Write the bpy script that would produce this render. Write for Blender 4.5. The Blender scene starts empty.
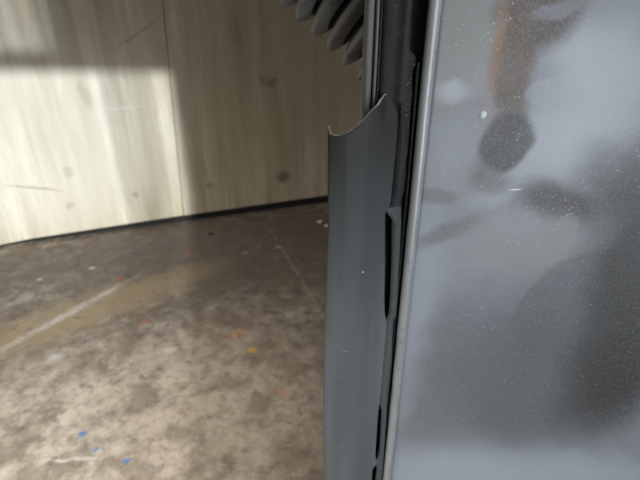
import bpy, bmesh, math, random
from mathutils import Vector, Matrix, noise

random.seed(7)
S = bpy.context.scene
C = bpy.context.collection
R = math.radians

# ------------------------------------------------------------------ camera
H = 1.25                      # camera height
F = 481.0                     # focal length in pixels of a 640 px wide frame
PITCH = R(28.2)
SP, CP = math.sin(PITCH), math.cos(PITCH)
cam_d = bpy.data.cameras.new('camera')
cam = bpy.data.objects.new('camera', cam_d); C.objects.link(cam)
cam.location = (0, 0, H)
cam.rotation_euler = (R(90) - PITCH, 0, 0)
cam_d.sensor_width = 36.0
cam_d.lens = 36.0 * F / 640.0
cam_d.clip_start = 0.02
cam_d.dof.use_dof = True
cam_d.dof.focus_distance = 0.50
cam_d.dof.aperture_fstop = 7.5
S.camera = cam

def ray(u, v):
    t = (240 - v) / F
    return Vector(((u - 320) / F, CP + t * SP, -SP + t * CP))
def at_y(u, v, Y):
    d = ray(u, v); return Vector((0, 0, H)) + d * (Y / d.y)
def at_floor(u, v):
    d = ray(u, v); return Vector((0, 0, H)) + d * (-H / d.z)

# ------------------------------------------------------------------ back wall plane (used by the sun's opening too)
WA, WB = at_floor(0, 247), at_floor(330, 203)
WD = (WB - WA).normalized()                  # along the wall, to the right
WN = Vector((WD.y, -WD.x, 0))                # out of the wall, to the camera
def at_wall(u, v):
    d = ray(u, v); o = Vector((0, 0, H))
    return o + d * ((WA - o).dot(WN) / d.dot(WN))
def wall_s(p): return (p - WA).dot(WD)

# ------------------------------------------------------------------ light
SUN_AZ, SUN_EL = R(13), R(10)
sun_dir = Vector((-math.sin(SUN_AZ) * math.cos(SUN_EL), math.cos(SUN_AZ) * math.cos(SUN_EL), -math.sin(SUN_EL)))
sd = bpy.data.lights.new('sun', 'SUN'); sd.energy = 3.6; sd.angle = R(1.0); sd.color = (0.93, 0.98, 1.0)
so = bpy.data.objects.new('sun', sd); C.objects.link(so)
so.rotation_euler = sun_dir.to_track_quat('-Z', 'Y').to_euler()
so.location = (0.5, -3, 3)

def area(name, loc, target, sx, sy, power, color, spread=R(180)):
    d = bpy.data.lights.new(name, 'AREA'); d.shape = 'RECTANGLE'; d.size = sx; d.size_y = sy
    d.energy = power; d.color = color; d.spread = spread
    o = bpy.data.objects.new(name, d); C.objects.link(o); o.location = loc
    o.rotation_euler = (Vector(target) - Vector(loc)).to_track_quat('-Z', 'Y').to_euler()
    return o
# added fill for the panel and flap, low and bluish
area('low_fill', (0.9, -1.2, 0.75), (0.4, 0.45, 0.85), 1.2, 1.0, 5.2, (0.86, 0.94, 1.0), R(100))
# added fill over the painted door, added fill over the floor on the left
area('panel_fill', (0.85, -0.55, 2.05), (0.35, 0.45, 0.9), 0.35, 1.1, 6.8, (0.90, 0.95, 1.0), R(130))
area('floor_fill', (-0.95, -0.35, 1.7), (-0.85, 0.6, 0.0), 0.25, 1.2, 15.5, (1.0, 0.95, 0.88), R(95))

W = bpy.data.worlds.new('world'); S.world = W; W.use_nodes = True
W.node_tree.nodes['Background'].inputs[0].default_value = (1.0, 0.93, 0.80, 1)
W.node_tree.nodes['Background'].inputs[1].default_value = 0.095
S.view_settings.view_transform = 'Standard'
S.view_settings.look = 'None'
S.view_settings.gamma = 1
S.view_settings.use_curve_mapping = False
S.view_settings.exposure = 0.0

# ------------------------------------------------------------------ helpers
def link(name, bm_or_me, mats, parent=None, smooth=True, kind=None, label=None):
    if isinstance(bm_or_me, bmesh.types.BMesh):
        me = bpy.data.meshes.new(name); bm_or_me.to_mesh(me); bm_or_me.free()
    else:
        me = bm_or_me
    for m in (mats if isinstance(mats, (list, tuple)) else [mats]): me.materials.append(m)
    if smooth:
        for p in me.polygons: p.use_smooth = True
    o = bpy.data.objects.new(name, me); C.objects.link(o)
    if parent: o.parent = parent
    if kind: o['kind'] = kind
    if label: o['label'] = label
    return o
def empty(name, label, cat, loc=(0, 0, 0)):
    o = bpy.data.objects.new(name, None); C.objects.link(o); o.location = loc
    o.empty_display_size = 0.1; o['label'] = label; o['category'] = cat
    return o
def place(o, root):           # parent keeping world-space vertex coordinates
    o.parent = root; o.matrix_parent_inverse = Matrix.Translation(-root.location)
    return o
def box(bm, x0, x1, y0, y1, z0, z1):
    vs = [bm.verts.new((x, y, z)) for x in (x0, x1) for y in (y0, y1) for z in (z0, z1)]
    for f in ((0, 1, 3, 2), (4, 6, 7, 5), (0, 4, 5, 1), (2, 3, 7, 6), (0, 2, 6, 4), (1, 5, 7, 3)):
        bm.faces.new([vs[i] for i in f])
def bevel(o, w, n=2):
    m = o.modifiers.new('bevel', 'BEVEL'); m.width = w; m.segments = n; m.limit_method = 'ANGLE'
def grid(pts):                # pts[row][col] -> quads
    bm = bmesh.new()
    V = [[bm.verts.new(p) for p in row] for row in pts]
    for i in range(len(V) - 1):
        for j in range(len(V[0]) - 1):
            bm.faces.new((V[i][j], V[i][j + 1], V[i + 1][j + 1], V[i + 1][j]))
    bmesh.ops.recalc_face_normals(bm, faces=bm.faces)
    return bm
def solid(o, t, off=0):
    m = o.modifiers.new('thickness', 'SOLIDIFY'); m.thickness = t; m.offset = off
def lerp(tab, x):             # piecewise linear table
    if x <= tab[0][0]: return tab[0][1]
    for (a, fa), (b, fb) in zip(tab, tab[1:]):
        if x <= b: return fa + (fb - fa) * (x - a) / (b - a)
    return tab[-1][1]
def nz(x, y=0, z=0): return noise.noise(Vector((x, y, z)))

# ------------------------------------------------------------------ materials
class Mat:
    def __init__(s, name, rough=0.6, metal=0.0, spec=0.5):
        s.m = bpy.data.materials.new(name); s.m.use_nodes = True
        s.t = s.m.node_tree; s.n = s.t.nodes; s.l = s.t.links
        s.b = s.n['Principled BSDF']
        s.b.inputs['Roughness'].default_value = rough
        s.b.inputs['Metallic'].default_value = metal
        s.b.inputs['Specular IOR Level'].default_value = spec
        s.co = s.n.new('ShaderNodeTexCoord').outputs['Object']
    def out(s, col): s.l.new(col, s.b.inputs['Base Color'])
    def mapv(s, loc=(0, 0, 0), rot=(0, 0, 0), scale=(1, 1, 1), src=None, kind='POINT'):
        n = s.n.new('ShaderNodeMapping'); n.vector_type = kind
        n.inputs['Location'].default_value = loc; n.inputs['Rotation'].default_value = rot; n.inputs['Scale'].default_value = scale
        s.l.new(src or s.co, n.inputs['Vector']); return n.outputs[0]
    def noise(s, scale, detail=4, rough=0.55, src=None, dist=0.0, col=False):
        n = s.n.new('ShaderNodeTexNoise'); n.inputs['Scale'].default_value = scale
        n.inputs['Detail'].default_value = detail; n.inputs['Roughness'].default_value = rough
        n.inputs['Distortion'].default_value = dist
        s.l.new(src or s.co, n.inputs['Vector']); return n.outputs['Color' if col else 'Fac']
    def ramp(s, fac, stops):
        n = s.n.new('ShaderNodeValToRGB'); e = n.color_ramp.elements
        while len(e) < len(stops): e.new(0.5)
        for k, (p, c) in enumerate(stops):
            e[k].position = p; e[k].color = (c, c, c, 1) if isinstance(c, (int, float)) else (*c, 1)
        s.l.new(fac, n.inputs[0]); return n.outputs[0]
    def mix(s, fac, a, b, mode='MIX'):
        n = s.n.new('ShaderNodeMix'); n.data_type = 'RGBA'; n.blend_type = mode
        for k, x in ((0, fac), (6, a), (7, b)):
            if isinstance(x, (int, float)): n.inputs[k].default_value = x
            elif isinstance(x, tuple): n.inputs[k].default_value = (*x, 1)
            else: s.l.new(x, n.inputs[k])
        return n.outputs[2]
    def math(s, op, a, b=None, clamp=False):
        n = s.n.new('ShaderNodeMath'); n.operation = op; n.use_clamp = clamp
        for k, x in ((0, a), (1, b)):
            if x is None: continue
            if isinstance(x, (int, float)): n.inputs[k].default_value = x
            else: s.l.new(x, n.inputs[k])
        return n.outputs[0]
    def warp(s, scale, amp, detail=3, src=None):
        n = s.n.new('ShaderNodeVectorMath'); n.operation = 'SUBTRACT'
        s.l.new(s.noise(scale, detail, 0.55, src, col=True), n.inputs[0]); n.inputs[1].default_value = (.5, .5, .5)
        m = s.n.new('ShaderNodeVectorMath'); m.operation = 'MULTIPLY_ADD'
        s.l.new(n.outputs[0], m.inputs[0]); m.inputs[1].default_value = (amp, amp, amp); s.l.new(src or s.co, m.inputs[2])
        return m.outputs[0]
    def blob(s, c, r, ang=0.0, soft=0.3, axis='Y', src=None, k=1.0):
        """mask 1 inside an ellipse lying across `axis`; soft = width of its edge"""
        sc = (r[0], 1000.0, r[1]) if axis == 'Y' else (r[0], r[1], 1000.0)
        rot = (0, -ang, 0) if axis == 'Y' else (0, 0, ang)
        v = s.mapv(c, rot, sc, src, 'TEXTURE')
        n = s.n.new('ShaderNodeVectorMath'); n.operation = 'LENGTH'; s.l.new(v, n.inputs[0])
        m = s.n.new('ShaderNodeMapRange'); m.interpolation_type = 'SMOOTHSTEP'
        m.inputs['From Min'].default_value = 1 + soft; m.inputs['From Max'].default_value = max(0.0, 1 - soft)
        m.inputs['To Min'].default_value = 0; m.inputs['To Max'].default_value = k
        s.l.new(n.outputs['Value'], m.inputs['Value']); return m.outputs[0]
    def bump(s, h, strength=0.3, dist=0.001):
        n = s.n.new('ShaderNodeBump'); n.inputs['Strength'].default_value = strength; n.inputs['Distance'].default_value = dist
        s.l.new(h, n.inputs['Height']); s.l.new(n.outputs[0], s.b.inputs['Normal'])
def flat(name, c, rough=0.7, metal=0.0, var=0.25, scale=40, spec=0.5):
    M = Mat(name, rough, metal, spec)
    f = M.noise(scale, 4)
    M.out(M.mix(f, tuple(x * (1 - var) for x in c), tuple(x * (1 + var) for x in c)))
    M.bump(M.noise(scale * 6, 2), 0.15, 0.0004)
    return M.m

# ================================================================== SETTING
# ---- floor: dirty concrete
M = Mat('dirty_concrete', 0.62, 0, 0.35)
w = M.warp(6, 0.05)
big = M.noise(2.2, 5, 0.6, w)
fine = M.noise(16, 8, 0.66, w)
grit = M.noise(70, 4, 0.6)
base = M.ramp(fine, [(0.30, (0.105, 0.086, 0.072)), (0.45, (0.23, 0.195, 0.165)), (0.58, (0.36, 0.315, 0.265)), (0.72, (0.60, 0.545, 0.46))])
base = M.mix(M.ramp(big, [(0.35, 0.6), (0.55, 0.0)]), base, (0.18, 0.15, 0.125))
def fb(u, v): p = at_floor(u, v); return (p.x, p.y, 0)
fw = M.warp(9, 0.10)
def fblob(u, v, rx, ry, ang=0, soft=0.4, k=1.0, src=None): return M.blob(fb(u, v), (rx, ry), R(ang), soft, 'Z', src or fw, k)
# dirt along the wall, darker zone to the right
base = M.mix(fblob(250, 250, 0.75, 0.42, 16, 0.5, 0.72), base, (0.135, 0.112, 0.098))
base = M.mix(fblob(60, 262, 0.7, 0.16, 18, 0.5, 0.45), base, (0.17, 0.145, 0.13))
base = M.mix(fblob(300, 440, 0.16, 0.55, -12, 0.6, 0.5), base, (0.15, 0.12, 0.095))
# light on the lower left painted into the colour, mottled
pale = M.ramp(M.noise(20, 7, 0.7, M.warp(25, .03)), [(0.30, 0.0), (0.62, 1.0)])
base = M.mix(M.math('MULTIPLY', fblob(110, 425, 0.62, 0.40, 10, 0.6, 0.85), pale), base, (0.70, 0.63, 0.53))
base = M.mix(M.math('MULTIPLY', fblob(220, 400, 0.32, 0.45, 0, 0.6, 0.6), pale), base, (0.50, 0.40, 0.30))
base = M.mix(M.ramp(M.noise(7, 6, 0.65, M.warp(10, .08)), [(0.46, 0.0), (0.60, 0.62)]), base, (0.19, 0.145, 0.108))
# tan oil stain and white scrape marks running up to the right
tan = M.mix(fblob(95, 308, 0.52, 0.125, 38, 0.5, 0.75), base, (0.40, 0.315, 0.20))
base = tan
def line(u0, v0, u1, v1, wd, soft, k, colr, base, src=None):
    a, b = at_floor(u0, v0), at_floor(u1, v1); d = b - a; c = (a + b) / 2
    m = M.blob((c.x, c.y, 0), (d.length / 2, wd), math.atan2(d.y, d.x), soft, 'Z', src or M.warp(20, 0.035), k)
    m = M.math('MULTIPLY', m, M.ramp(fine, [(0.34, 0.25), (0.58, 1.0)]))
    return M.mix(m, base, colr)
base = line(5, 348, 128, 281, 0.020, 0.7, 0.9, (0.62, 0.59, 0.56), base)
base = line(-20, 318, 60, 283, 0.022, 0.8, 0.55, (0.50, 0.47, 0.44), base)
base = line(272, 232, 332, 330, 0.007, 0.9, 0.6, (0.42, 0.38, 0.33), base)
base = line(45, 460, 95, 459, 0.006, 0.6, 0.7, (0.8, 0.76, 0.7), base)
base = line(30, 248, 82, 240, 0.010, 0.8, 0.6, (0.46, 0.37, 0.27), base)
sw = M.warp(45, 0.030)
for (u, v, r, cc) in ((82, 434, .011, (0.06, 0.20, 0.46)), (95, 450, .008, (0.10, 0.25, 0.46)), (126, 461, .0105, (0.07, 0.22, 0.50)),
                      (119, 279, .016, (0.42, 0.12, 0.10)), (145, 321, .014, (0.45, 0.17, 0.13)), (188, 253, .014, (0.38, 0.13, 0.11)),
                      (238, 334, .022, (0.62, 0.33, 0.20)), (252, 350, .014, (0.66, 0.40, 0.06)), (278, 247, .014, (0.5, 0.42, 0.34)),
                      (245, 253, .014, (0.42, 0.33, 0.28)), (92, 268, .010, (0.7, 0.65, 0.6)), (40, 279, .010, (0.7, 0.66, 0.6)),
                      (55, 358, .02, (0.58, 0.54, 0.5)), (170, 350, .02, (0.58, 0.54, 0.48)), (283, 393, .02, (0.48, 0.30, 0.2))):
    base = M.mix(M.blob(fb(u, v), (r * 1.25, r), 0.3, 0.55, 'Z', sw, 0.85), base, cc)
base = M.mix(M.ramp(grit, [(0.62, 0.0), (0.74, 0.5)]), base, (0.62, 0.58, 0.52))
base = M.mix(M.ramp(M.noise(26, 3, 0.5, M.warp(30, 0.02)), [(0.29, 0.5), (0.42, 0.0)]), base, (0.10, 0.083, 0.07))
M.out(base)
M.l.new(M.ramp(big, [(0.3, 0.5), (0.7, 0.75)]), M.b.inputs['Roughness'])
M.bump(M.noise(45, 6, 0.6), 0.35, 0.004)
floor_mat = M.m
bm = bmesh.new(); box(bm, -4.0, 4.0, -2.2, 4.6, -0.10, 0.0)
link('floor', bm, floor_mat, smooth=False, kind='structure')

# ---- back wall with plywood sheets
M = Mat('weathered_plywood', 0.7, 0, 0.3)
gr = M.mapv(scale=(1, 1, 0.075))
gw = M.warp(5, 0.06, 2, gr)
g1 = M.noise(13, 5, 0.55, gw)
g2 = M.noise(90, 3, 0.6, gr)
blot = M.noise(3.5, 5, 0.6, M.mapv(scale=(1, 1, 0.5)))
col = M.ramp(g1, [(0.34, (0.36, 0.295, 0.195)), (0.50, (0.57, 0.505, 0.38)), (0.68, (0.72, 0.675, 0.565))])
col = M.mix(M.ramp(g2, [(0.35, 0.45), (0.6, 0.0)]), col, (0.34, 0.27, 0.18))
col = M.mix(M.ramp(blot, [(0.40, 0.0), (0.62, 0.6)]), col, (0.44, 0.385, 0.29))
pale_w = M.warp(4, 0.25)
p = at_wall(40, 130)
col = M.mix(M.blob((wall_s(p), 0, p.z), (.62, .55), 0, 0.5, 'Y', pale_w, 0.45), col, (0.80, 0.79, 0.71))      # sun patch at the left painted paler, with whitewash
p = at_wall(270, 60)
col = M.mix(M.blob((wall_s(p), 0, p.z), (.40, .80), 0, 0.5, 'Y', pale_w, 0.55), col, (0.40, 0.33, 0.235))  # shaded right part of the wall painted browner
kw = M.warp(22, 0.05)
for (u, v, rx, rz, k) in ((283, 177, .040, .034, .75), (272, 83, .026, .022, .6), (210, 185, .018, .020, .5), (262, 80, .016, .03, .4),
                          (70, 205, .02, .02, .30), (135, 195, .018, .018, .35), (68, 172, .02, .03, .25), (85, 95, .025, .07, .25)):
    p = at_wall(u, v)
    col = M.mix(M.blob((wall_s(p), 0, p.z), (rx, rz), 0.2, 0.5, 'Y', kw, k), col, (0.16, 0.11, 0.07))
for (u, v, rx, rz, a, k) in ((35, 188, .11, .006, -14, .5), (140, 32, .13, .006, 30, .35), (122, 108, .09, .004, 0, -.5), (238, 35, .05, .06, 0, .2)):
    p = at_wall(u, v)
    col = M.mix(M.blob((wall_s(p), 0, p.z), (rx, rz), R(a), 0.7, 'Y', M.warp(20, 0.02), abs(k)), col, (0.2, 0.15, 0.1) if k > 0 else (0.85, 0.82, 0.75))
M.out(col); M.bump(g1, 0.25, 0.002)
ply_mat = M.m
void_mat = flat('black_gap_void', (0.010, 0.010, 0.009), 0.9)  # darkness of the gap under the sheets put into the backing's colour
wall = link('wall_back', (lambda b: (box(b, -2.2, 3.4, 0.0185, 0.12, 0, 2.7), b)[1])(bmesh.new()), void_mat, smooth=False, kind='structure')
wall.location = WA; wall.rotation_euler = (0, 0, math.atan2(WD.y, WD.x))
s_joint = wall_s(at_wall(183.5, 214))
lean = (wall_s(at_wall(163, 2)) - s_joint) / at_wall(163, 2).z
zb = [(-3, 0.005), (0.0, 0.006), (0.15, 0.024), (s_joint, 0.046), (1.9, 0.058), (4, 0.058)]
edges = [s_joint + 1.22 * k for k in range(-2, 4)]
for k, (a, b) in enumerate(zip(edges, edges[1:])):
    a, b = max(a, -2.2) + 0.0015, min(b, 3.4) - 0.0015
    bm = bmesh.new(); n = 6; yf = 0.0 if k != 2 else -0.003     # each sheet sits slightly differently
    top = [bm.verts.new((a + (b - a) * i / n + lean * 2.44, yf, 2.44)) for i in range(n + 1)]
    bot = [bm.verts.new((a + (b - a) * i / n, yf, lerp(zb, a + (b - a) * i / n))) for i in range(n + 1)]
    for i in range(n): bm.faces.new((bot[i], bot[i + 1], top[i + 1], top[i]))
    g = bmesh.ops.extrude_face_region(bm, geom=bm.faces[:])
    bmesh.ops.translate(bm, vec=(0, 0.018, 0), verts=[v for v in g['geom'] if isinstance(v, bmesh.types.BMVert)])
    bmesh.ops.recalc_face_normals(bm, faces=bm.faces)
    o = link('plywood_sheet', bm, ply_mat, wall, smooth=False); bevel(o, 0.0012, 1)

# ---- front wall behind the camera, unseen: openings shaped to cut the sun into patches
YF = -1.9
def back_to_front(p):        # follow the sun back from a point on the back wall
    t = (p.y - YF) / sun_dir.y
    return p - sun_dir * t
plaster = flat('unseen_wall_grey_plaster', (0.42, 0.40, 0.37), 0.85)
jr = back_to_front(at_wall(191, 190)); tp = back_to_front(at_wall(150, 68)); ba = back_to_front(at_wall(112, 130)); bb = back_to_front(at_wall(163, 130))
tl = back_to_front(at_wall(50, 20)); tb = back_to_front(at_wall(20, 50))
x_r, z_t = jr.x, tp.z
bm = bmesh.new()
box(bm, x_r, 4.0, YF - .12, YF, 0, 3.2)                       # right of the doorway
box(bm, -4.0, -2.75, YF - .12, YF, 0, 3.2)
box(bm, tl.x, x_r, YF - .12, YF, z_t, 3.2)                    # lintel
box(bm, -2.75, tl.x, YF - .12, YF, z_t, tb.z)                 # transom bar
box(bm, -2.75, tl.x, YF - .12, YF, tb.z + 0.45, 3.2)
link('wall_front', bm, plaster, smooth=False, kind='structure')
sun_bar_mat = flat('unseen_bar_steel', (0.35, 0.36, 0.36), 0.5)
bm = bmesh.new(); mx = (ba.x + bb.x) / 2
for k in range(4): box(bm, ba.x + (bb.x - ba.x) * (k + .5) / 4 - .010, ba.x + (bb.x - ba.x) * (k + .5) / 4 + .010, YF - .07, YF - .05, 0, z_t)   # unseen bars added to dim a strip of the sun patch
x = -2.70
while x < tl.x - .02:
    box(bm, x, x + .038, YF - .08, YF - .05, tb.z, tb.z + .45); x += .075   # unseen bars added to weaken the upper sun patch
link('sun_patch_bars_1', bm, sun_bar_mat, smooth=False, kind='structure')

# ================================================================== PAINTED DOOR PANEL
YP = 0.450
M = Mat('scuffed_primer_paint', 0.42, 0.15, 0.32)
def pb(u, v): p = at_y(u, v, YP + .004); return (p.x - 0.1, 0, p.z)
def px2m(v): return (YP / ray(320, v).y) / F                    # metres per horizontal pixel at that row
pw = M.warp(26, 0.022, 3)
pw2 = M.warp(12, 0.045, 3)
cloud = M.noise(9, 4, 0.55, M.warp(6, 0.05))
base = M.ramp(cloud, [(0.32, (0.22, 0.228, 0.245)), (0.68, (0.30, 0.312, 0.345))])
def vscale(v):                                                  # metres per vertical pixel on the upright panel
    return at_y(320, v - .5, YP).z - at_y(320, v + .5, YP).z
def stain(u, v, ru, rv, ang, soft, k, c, src=None):  # also paints the bluish sheen and highlight of reflected light
    global base
    r = (ru * px2m(v), rv * vscale(v))
    base = M.mix(M.blob(pb(u, v), r, R(ang), soft, 'Y', src or pw, k), base, c)
# bluish sheen of reflected light painted into the colour
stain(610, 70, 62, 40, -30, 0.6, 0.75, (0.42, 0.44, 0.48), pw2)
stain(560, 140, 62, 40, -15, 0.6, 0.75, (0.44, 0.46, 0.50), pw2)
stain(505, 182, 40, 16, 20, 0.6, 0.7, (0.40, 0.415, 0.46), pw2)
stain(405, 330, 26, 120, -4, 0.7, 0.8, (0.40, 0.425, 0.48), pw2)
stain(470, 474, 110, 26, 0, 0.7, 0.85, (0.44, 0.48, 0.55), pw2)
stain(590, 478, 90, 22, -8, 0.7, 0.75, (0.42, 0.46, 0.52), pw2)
# flat primer grey of the top left
stain(446, 30, 50, 96, 0, 0.18, 0.95, (0.265, 0.268, 0.258))
stain(455, 165, 45, 50, 0, 0.5, 0.5, (0.27, 0.275, 0.285))
stain(452, 92, 17, 11, 0, 0.6, 0.7, (0.45, 0.47, 0.52))  # bluish highlight, painted in
# brown overspray
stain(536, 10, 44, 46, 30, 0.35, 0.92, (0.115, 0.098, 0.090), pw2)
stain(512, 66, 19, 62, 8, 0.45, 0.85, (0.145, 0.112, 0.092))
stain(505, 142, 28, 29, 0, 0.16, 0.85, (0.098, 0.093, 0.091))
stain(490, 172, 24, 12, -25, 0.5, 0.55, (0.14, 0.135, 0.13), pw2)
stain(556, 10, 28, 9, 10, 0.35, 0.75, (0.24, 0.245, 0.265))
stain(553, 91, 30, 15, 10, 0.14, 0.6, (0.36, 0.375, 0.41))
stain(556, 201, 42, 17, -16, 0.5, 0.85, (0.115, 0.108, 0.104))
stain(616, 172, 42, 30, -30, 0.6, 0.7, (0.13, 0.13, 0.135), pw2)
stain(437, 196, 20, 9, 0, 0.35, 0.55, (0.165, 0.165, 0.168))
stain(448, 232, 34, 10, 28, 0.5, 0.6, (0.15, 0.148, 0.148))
# stepped paint edge: a lighter coat ends over the darker one
stain(560, 360, 72, 92, 0, 0.5, 0.6, (0.155, 0.16, 0.172))
stain(490, 380, 72, 60, 0, 0.5, 0.6, (0.175, 0.18, 0.195), pw2)
stain(520, 245, 62, 34, -4, 0.4, 0.6, (0.33, 0.335, 0.345))
stain(585, 316, 72, 62, 0, 0.04, 0.50, (0.140, 0.145, 0.157))
stain(562, 238, 12, 24, 0, 0.12, 0.65, (0.30, 0.305, 0.31))
stain(545, 378, 95, 66, 0, 0.35, 0.62, (0.150, 0.155, 0.168), pw2)
stain(470, 350, 36, 50, 0, 0.6, 0.45, (0.19, 0.197, 0.215), pw2)
# large dark patch on the right
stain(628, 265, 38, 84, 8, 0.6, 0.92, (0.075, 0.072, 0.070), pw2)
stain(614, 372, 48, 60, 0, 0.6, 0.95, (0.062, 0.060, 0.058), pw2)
# rusty run above the droplet scar
stain(496, 50, 5.5, 66, 0, 0.8, 0.42, (0.36, 0.20, 0.10), M.warp(16, 0.008))
# pale scratch
stain(515, 189, 6, 0.8, 4, 0.5, 0.9, (0.75, 0.76, 0.78), M.warp(90, .001))
# metallic dust
v1 = M.n.new('ShaderNodeTexVoronoi'); v1.inputs['Scale'].default_value = 300; M.l.new(M.mapv(scale=(1, 0.02, 1)), v1.inputs['Vector'])
dots = M.ramp(v1.outputs['Distance'], [(0.10, 1.0), (0.22, 0.0)])
sel = M.n.new('ShaderNodeSeparateColor'); M.l.new(v1.outputs['Color'], sel.inputs[0])
pick = M.math('GREATER_THAN', sel.outputs[0], 0.86)
dense = M.ramp(M.noise(14, 3), [(0.40, 0.10), (0.62, 1.0)])
base = M.mix(M.math('MULTIPLY', M.math('MULTIPLY', dots, pick), dense), base, (0.70, 0.74, 0.80))
base = M.mix(M.ramp(M.noise(480, 3), [(0.48, 0.0), (0.78, 0.22)]), base, (0.50, 0.52, 0.56))
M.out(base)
M.l.new(M.ramp(cloud, [(0.3, 0.52), (0.7, 0.38)]), M.b.inputs['Roughness'])
M.bump(M.noise(900, 2), 0.12, 0.0004)
skin_mat = M.m
M = Mat('bare_primer_edge', 0.38, 0.3, 0.5)
e = M.noise(60, 4, 0.6, M.mapv(scale=(1, 1, 0.2)))
c = M.ramp(e, [(0.3, (0.36, 0.37, 0.37)), (0.7, (0.48, 0.50, 0.51))])
c = M.mix(M.ramp(M.noise(150, 3), [(0.62, 0), (0.72, 0.5)]), c, (0.20, 0.16, 0.13))
M.out(c); M.bump(M.noise(300, 3), 0.15, 0.0004); rim_mat = M.m
black_mat = flat('black_steel_rib_shade', (0.008, 0.008, 0.009), 0.7, 0, 0.3, 60)

ROOT = Vector((0.1, YP, 0))
door = empty('door_panel', 'large primer-grey painted metal door panel with dark blotches, filling the right side', 'door panel', ROOT)
Z0, Z1, XR = 0.0, 1.72, 0.92
# outer skin: crowned sheet
nx, nzv = 40, 60
def skin_y(x, z): return YP + 0.0045 - 0.006 * math.sin(min(1, (x - .103) / .8) * math.pi) * math.sin(z / Z1 * math.pi)
xs = [0.1035 + (XR - 0.1035) * (i / nx) ** 1.5 for i in range(nx + 1)]
def shp(pts): return [[(x - ROOT.x, y - ROOT.y, z) for x, y, z in row] for row in pts]
rows = []
for j in range(nzv + 1):
    z = Z0 + (Z1 - Z0) * j / nzv
    rows.append([(0.1025, YP + 0.0062, z)] + [(x, skin_y(x, z), z) for x in xs])
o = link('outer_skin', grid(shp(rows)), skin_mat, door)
o.modifiers.new('thickness', 'SOLIDIFY').thickness = 0.0012; o.modifiers[-1].offset = -1
if True:   # make sure the sheet thickens away from the camera
    me = o.data; 
    if me.polygons[0].normal.y > 0: me.flip_normals()
# rolled hem along the free edge
ZS = [Z0 + (Z1 - Z0) * j / 120 for j in range(121)]
rows = []
for z in ZS:
    wob = 0.0006 * nz(z * 9, 3) + 0.0004 * nz(z * 31, 7)
    cx, cy = 0.0975 + wob, YP + 0.003
    r = []
    for k in range(15):
        a = -R(100) + R(285) * k / 14 + R(90)
        r.append((cx - 0.0052 * math.sin(a) * 1.0 if False else cx + 0.0052 * math.cos(R(200) + R(285) * k / 14 - R(60)), cy + 0.0050 * math.sin(R(200) + R(285) * k / 14 - R(60)), z))
    rows.append(r)
o = link('hem', grid(shp(rows)), rim_mat, door, label='pale rounded folded edge of the panel'); solid(o, 0.0008, 0)
# inner shell and shut face (dark)
bm = bmesh.new(); box(bm, 0.100 - .1, XR - .1, 0.0095, 0.048, Z0, Z1)
o = link('inner_shell', bm, black_mat, door, smooth=False, label='black inner shell behind the skin'); bevel(o, 0.003)
bm = bmesh.new(); box(bm, 0.046 - .1, 0.100 - .1, 0.026, 0.048, Z0, Z1)
o = link('shut_face', bm, black_mat, door, smooth=False, label='black recessed flange carrying the seal'); bevel(o, 0.002)
# droplet scar
bm = bmesh.new(); bmesh.ops.create_icosphere(bm, subdivisions=3, radius=1)
for v in bm.verts:
    q = 1 + 0.25 * nz(v.co.x * 2, v.co.y * 2, v.co.z * 2)
    v.co = Vector((v.co.x * .0034 * q, v.co.y * .0012, v.co.z * .0038 * q))
dp = at_y(483.5, 115, YP + .003); bmesh.ops.translate(bm, vec=(dp.x - .1, 0.0036, dp.z), verts=bm.verts)
drop_mat = flat('pale_green_resin', (0.62, 0.72, 0.66), 0.15, 0, 0.2, 200)
link('filler_drop', bm, drop_mat, door, label='small glossy pale green drop')

# ================================================================== RUBBER SEAL
def rubber(name, c0, c1, rough, dust, streak=0.1):
    M = Mat(name, rough, 0, 0.28)
    a = M.noise(30, 5, 0.6, M.mapv(scale=(1, 1, streak)))
    c = M.ramp(a, [(0.3, c0), (0.7, c1)])
    c = M.mix(M.ramp(M.noise(260, 3, 0.6, M.mapv(scale=(0.5, 0.5, 1.6))), [(0.60, 0), (0.78, dust)]), c, (0.40, 0.41, 0.40))
    M.out(c); M.l.new(M.ramp(a, [(0.3, rough - .08), (0.7, rough + .1)]), M.b.inputs['Roughness'])
    M.bump(M.noise(420, 3), 0.12, 0.0004)
    return M
body_mat = rubber('black_rubber', (0.018, 0.018, 0.019), (0.040, 0.040, 0.041), 0.62, 0.12).m
bead_mat = rubber('worn_rubber_bead', (0.10, 0.10, 0.098), (0.20, 0.20, 0.195), 0.5, 0.3).m
M = rubber('grey_rubber_painted_light', (0.100, 0.112, 0.118), (0.150, 0.165, 0.172), 0.50, 0.18)
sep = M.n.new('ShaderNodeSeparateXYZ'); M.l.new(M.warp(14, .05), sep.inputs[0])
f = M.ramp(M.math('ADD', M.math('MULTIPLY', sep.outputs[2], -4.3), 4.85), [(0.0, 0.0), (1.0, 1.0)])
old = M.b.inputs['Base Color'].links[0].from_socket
M.out(M.mix(f, (0.036, 0.036, 0.035), old))      # light on the lower flap painted in: dark top, lighter below
def fscr(u, v, a, b, ang, k, c):
    global fl
    p = at_y(u, v, .434)
    fl = M.mix(M.blob((p.x - .06, 0, p.z), (a, b), R(ang), 0.6, 'Y', M.warp(200, .0008), k), fl, c)
fl = M.b.inputs['Base Color'].links[0].from_socket
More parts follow.
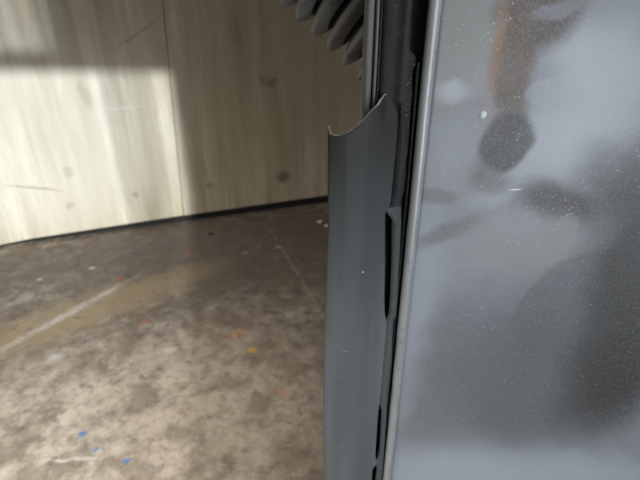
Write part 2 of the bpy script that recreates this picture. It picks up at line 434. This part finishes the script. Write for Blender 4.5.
for q in ((363, 273, .0009, .0009, 0, 1.0, (.75, .78, .80)), (345, 350, .0045, .0007, -28, .6, (.34, .35, .34)), (341, 446, .004, .0006, 25, .5, (.34, .35, .35)),
          (352, 440, .003, .0005, 10, .4, (.3, .31, .31)), (350, 300, .006, .0006, 4, .3, (.05, .05, .05)), (338, 376, .006, .0005, 0, .3, (.3, .31, .31)),
          (372, 350, .0035, .05, 0, .35, (.15, .155, .12)), (366, 385, .003, .0006, 20, .4, (.3, .31, .3))): fscr(*q)
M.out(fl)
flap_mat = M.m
strip_mat = rubber('torn_rubber', (0.055, 0.062, 0.066), (0.095, 0.105, 0.11), 0.6, 0.2).m
edge_mat = rubber('torn_rubber_edge', (0.30, 0.28, 0.25), (0.50, 0.46, 0.41), 0.7, 0.3).m

SR = Vector((0.06, 0.455, 0))
seal = empty('rubber_door_seal', 'long dark grey rubber door seal with wide torn flap, running down the panel edge', 'door seal', SR)
def rel(pts): return [[(x - SR.x, y - SR.y, z) for x, y, z in row] for row in pts]
def zrow(v, Y): return at_y(320, v, Y).z
VROWS = []                      # image rows as table keys, from high to low, mapped to heights
def key(v): return -zrow(v, 0.45)
def tab(l): return [(key(v), x) for v, x in l]

# body: right boundary ragged
body_r = tab([(-300, .0796), (0, .0796), (40, .0803), (52, .081), (58, .0868), (68, .0862), (76, .0845), (95, .086), (120, .0862), (150, .0868), (205, .087), (900, .087)])
ZB = [0.02 + (1.70 - .02) * j / 420 for j in range(421)]
prof = [(.0545, .4645), (.056, .4615), (.060, .4600), (.066, .4600), (.0705, .4592), (.0725, .4570), (.0755, .4560), (.0775, .4568)]
rows = []
for z in ZB:
    xr = lerp(body_r, -z) + 0.0009 * nz(z * 60, 1) + 0.0006 * nz(z * 170, 4)
    dr = 0.011 * max(0, min(1, (zrow(196, .45) - z) / .01))
    rows.append([(.052, .472, z)] + [(x, min(.4715, y + (dr if x > .062 else 0)) + 0.0003 * nz(z * 30, x * 90), z) for x, y in prof] + [(xr - .0006, .4585 + dr + .0008 * nz(z * 50, 9), z), (xr, .4605 + dr, z), (xr, .474, z)])
o = link('seal_body', grid(rel(rows)), body_mat, seal)
# left beads
def bead(name, x, y, rx, ry, mat, z0, z1, depth=.474, wob=.0006, n=160, label=None):
    rows = []
    for j in range(n + 1):
        z = z0 + (z1 - z0) * j / n
        cx = x + wob * nz(z * 8, x * 100)
        r = [(cx - rx, depth, z)]
        for k in range(9):
            a = math.pi - math.pi * k / 8
            r.append((cx + rx * math.cos(a), y - ry * math.sin(a), z))
        r.append((cx + rx, depth, z)); rows.append(r)
    return link(name, grid(rel(rows)), mat, seal, label=label)
bead('outer_bead', .0432, .458, .0038, .0050, bead_mat, .02, 1.70, label='pale worn outer bead')
bead('inner_bead', .0497, .4605, .0017, .0030, bead_mat, .02, 1.70)
bead('groove_bead', .0530, .4615, .0011, .0026, body_mat, .02, 1.70)
bead('edge_strip', .0898, .4605, .0014, .0020, strip_mat, .02, at_y(400, 62, .46).z, n=300)

# flap: columns from left tip to right root
flap_y = [(.006, .4385), (.0075, .4362), (.010, .4345), (.016, .4322), (.024, .4312), (.034, .4322), (.044, .4350), (.054, .4395), (.060, .4430), (.070, .4490), (.076, .4515), (.084, .4530)]
left_e = tab([(100, .0072), (130, .0074), (220, .0080), (300, .0056), (400, .0036), (480, .0066), (700, .008), (900, .008)])
right_e = tab([(80, .0735), (150, .0735), (205, .0720), (212, .0668), (225, .0676), (260, .0706), (300, .0732), (316, .0755), (325, .0790), (370, .0785), (404, .0782),
               (412, .0768), (440, .0772), (458, .0778), (463, .0812), (466, .0812), (470, .0752), (500, .0755), (510, .080), (900, .080)])
tear = [(.0060, 127), (.0072, 125), (.0080, 130), (.0092, 134), (.016, 135.6), (.021, 134.5), (.028, 131), (.034, 126), (.040, 119.5), (.046, 111), (.052, 105), (.056, 101), (.0605, 98), (.066, 96), (.0735, 90)]
NC, NR = 34, 420
cols = []
rows = []
zlist = [0.02 + (1.0) * (j / NR) for j in range(NR + 1)]
for j in range(NR + 1):
    f = j / NR
    r = []
    for i in range(NC + 1):
        q = i / NC
        # nominal column for the torn edge
        xn = .0074 + (.0735 - .0074) * q
        yb = lerp(flap_y, xn)
        zt = zrow(lerp(tear, xn), yb) + 0.0006 * nz(xn * 400, 2)
        z = 0.02 + (zt - 0.02) * f
        xl, xr = lerp(left_e, -z), lerp(right_e, -z)
        x = xl + (xr - xl) * q
        y = lerp(flap_y, .0074 + (x - xl) * (.0735 - .0074) / .0670)
        y += 0.0007 * nz(z * 7, q * 3) + 0.0002 * nz(z * 40, q * 9)
        y -= 0.0014 * math.exp(-((q - .12) / .08) ** 2) * max(0, min(1, (0.9 - z) / .2))
        hug = max(0, min(1, (q - .70) / .12)) * max(0, min(1, (z - zrow(122, .45)) / .02))
        y += .016 * hug
        r.append((x, y, z))
    rows.append(r)
bm = grid(rel(rows))
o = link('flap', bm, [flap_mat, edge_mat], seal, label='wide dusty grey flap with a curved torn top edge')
if o.data.polygons[0].normal.y > 0: o.data.flip_normals()
m = o.modifiers.new('thickness', 'SOLIDIFY'); m.thickness = 0.0021; m.offset = -1; m.material_offset_rim = 1

# torn strip on the right of the slots
sl = tab([(100, .0745), (140, .0745), (190, .0735), (204, .0722), (209, .0705), (213, .0732), (218, .0748), (225, .0750), (260, .0779), (300, .0799), (316, .0804), (322, .0770), (402, .0772),
          (408, .0782), (413, .0812), (440, .0826), (458, .0830), (463, .0790), (467, .0790), (471, .0812), (500, .0815), (510, .078), (900, .078)])
sr = tab([(100, .0760), (120, .0800), (150, .0852), (205, .0840), (215, .0842), (225, .0856), (300, .0886), (318, .0888), (322, .0868), (345, .0872), (360, .0885), (400, .0880), (470, .0908), (900, .091)])
rows = []
zt = zrow(104, .4535)
for j in range(361):
    z = 0.02 + (zt - .02) * j / 360
    xl, xr = lerp(sl, -z) + .0003 * nz(z * 90, 5), lerp(sr, -z) + .0004 * nz(z * 70, 8)
    lift = 0.0026 * math.exp(-((z - zrow(212, .45)) / .010) ** 2)
    r = []
    for i in range(9):
        q = i / 8
        y = .4545 - .0022 * math.sin(q * math.pi) - lift * (1 - q) - lift * .3 + .0003 * nz(z * 50, q * 5)
        r.append((xl + (xr - xl) * q, y, z))
    rows.append([(xl + .0022, .470, z)] + r + [(xr - .001, .468, z)])
bm = grid(rel(rows)); zs = zrow(205, .4535)
for f in bm.faces: f.material_index = 1 if f.calc_center_median().z > zs else 0
link('torn_strip', bm, [strip_mat, body_mat], seal, label='narrow torn strip curling away beside a long black slot')
# folded tongue at the top of the upper slot
path = [(397, 226), (394.5, 217), (391, 212), (387, 209), (384.5, 209.5)]
rows = []
for k, (u, v) in enumerate(path):
    p = at_y(u, v, .4485); h = (.0042, .0044, .0042, .0030, .0008)[k]
    d = Vector((1, 0, 0)) if k < 1 else Vector((.45, 0, .9))
    rows.append([(p.x + d.x * h * s, .4485 + .0012 * abs(s) ** 2 - (.0008 if k in (2, 3) else 0), p.z + d.z * h * s) for s in (-1, -.5, 0, .5, 1)])
o = link('torn_tongue', grid(rel(rows)), strip_mat, seal); solid(o, .0012, 0)
o.modifiers.new('sub', 'SUBSURF').levels = 2; o.modifiers[-1].render_levels = 2
# crumbs of torn rubber along the ragged edge
bm = bmesh.new()
for k in range(30):
    v = random.uniform(56, 128); p = at_y(320, v, .4565); xr = lerp(body_r, -p.z)
    c = Vector((xr - random.uniform(.001, .0055) - SR.x, .4572 - SR.y, p.z)); s = random.uniform(.0003, .0010)
    g = bmesh.ops.create_icosphere(bm, subdivisions=1, radius=s)['verts']
    for q in g: q.co = Vector((q.co.x * random.uniform(.6, 1.2), q.co.y * .8, q.co.z * random.uniform(.8, 2))) + c
link('rubber_crumbs', bm, bead_mat, seal, kind='stuff', label='pale crumbs on the ragged rubber edge')

# ================================================================== BELLOWS
bel_mat = rubber('bellows_rubber', (0.14, 0.145, 0.148), (0.34, 0.345, 0.35), 0.6, 0.7, 1.0).m
YB = 0.63
def mpp(v, Y): return Y / ray(320, v).y / F
c0 = at_y(344, 9, YB); tipA, tipB = at_y(298, 21, YB), at_y(344, 64, YB)
ax = (tipB - tipA).normalized()
pitch_ = (tipB - tipA).length / 3
Rm = 0.062
perp = Vector((ax.z, 0, -ax.x)) * -1
if perp.x < 0: perp = -perp
ax3 = (ax + Vector((0, -0.22, 0))).normalized()     # leans toward the camera at its lower end
cA = tipA + Vector((perp.x, 0, perp.z)) * Rm
bel = empty('ribbed_rubber_bellows', 'black ribbed rubber bellows hose poking out behind the seal at the top', 'bellows', cA)
u3 = ax3.orthogonal().normalized(); v3 = ax3.cross(u3)
prof = []
n0, n1 = -9, 4
for k in range(n0, n1 + 1):
    for q in range(16):
        t = q / 16
        w_ = 0.5 + 0.5 * math.cos(2 * math.pi * t)
        rr = Rm - 0.027 * (1 - w_ ** 0.5)
        prof.append(((k + t) * pitch_, rr))
rows = []
for (a, r) in prof:
    row = []
    for s in range(49):
        th = 2 * math.pi * s / 48
        rj = r + .0008 * nz(a * 60, math.cos(th) * 2, math.sin(th) * 2)
        row.append(ax3 * a + (u3 * math.cos(th) + v3 * math.sin(th)) * rj)
    rows.append(row)
bm = grid(rows); bmesh.ops.remove_doubles(bm, verts=bm.verts, dist=1e-6)
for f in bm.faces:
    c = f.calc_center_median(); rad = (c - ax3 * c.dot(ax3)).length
    f.material_index = 1 if rad < Rm - .0165 else 0  # shade between the ribs painted as black valley faces
link('bellows_body', bm, [bel_mat, black_mat], bel)
rows = []
for (a, r) in ((prof[0][0] + .004, .036), (prof[0][0] - .002, .046), (prof[0][0] - .03, .046), (prof[0][0] - .033, .042), (prof[0][0] - .033, .034), (prof[0][0] - .004, .034)):
    rows.append([ax3 * a + (u3 * math.cos(2 * math.pi * s / 48) + v3 * math.sin(2 * math.pi * s / 48)) * r for s in range(49)])
bm = grid(rows); bmesh.ops.remove_doubles(bm, verts=bm.verts, dist=1e-6)
link('cuff', bm, bel_mat, bel)

# ================================================================== LITTER ON THE FLOOR
def chip(u, v, s, mat, label, group=None, name='paint_chip', cat='chip'):
    p = at_floor(u, v)
    bm = bmesh.new(); bmesh.ops.create_icosphere(bm, subdivisions=2, radius=1)
    sd_ = random.uniform(0, 90)
    for q in bm.verts:
        f = 1 + 0.45 * nz(q.co.x * 1.3 + sd_, q.co.y * 1.3, q.co.z * 1.3)
        q.co = Vector((q.co.x * s * f * 1.2, q.co.y * s * f, max(q.co.z, -.6) * s * .35 * f + s * .21))
    o = link(name, bm, mat); o.location = (p.x, p.y, 0.0); o['label'] = label; o['category'] = cat
    if group: o['group'] = group
white_mat = flat('pale_plaster', (0.62, 0.57, 0.50), 0.8)
dark_mat = flat('dark_grit', (0.03, 0.027, 0.025), 0.8)
chip(319.5, 222, .016, white_mat, 'pale crumb on the dark floor near the seal, left and farther of the pair', 'pale crumbs by the seal', 'plaster_crumb', 'crumb')
chip(327, 226, .017, white_mat, 'pale crumb on the dark floor touching the seal edge, nearer of the pair', 'pale crumbs by the seal', 'plaster_crumb', 'crumb')
chip(211, 234, .012, dark_mat, 'small black chip on the floor just below the wall gap', None, 'grit_chip', 'chip')
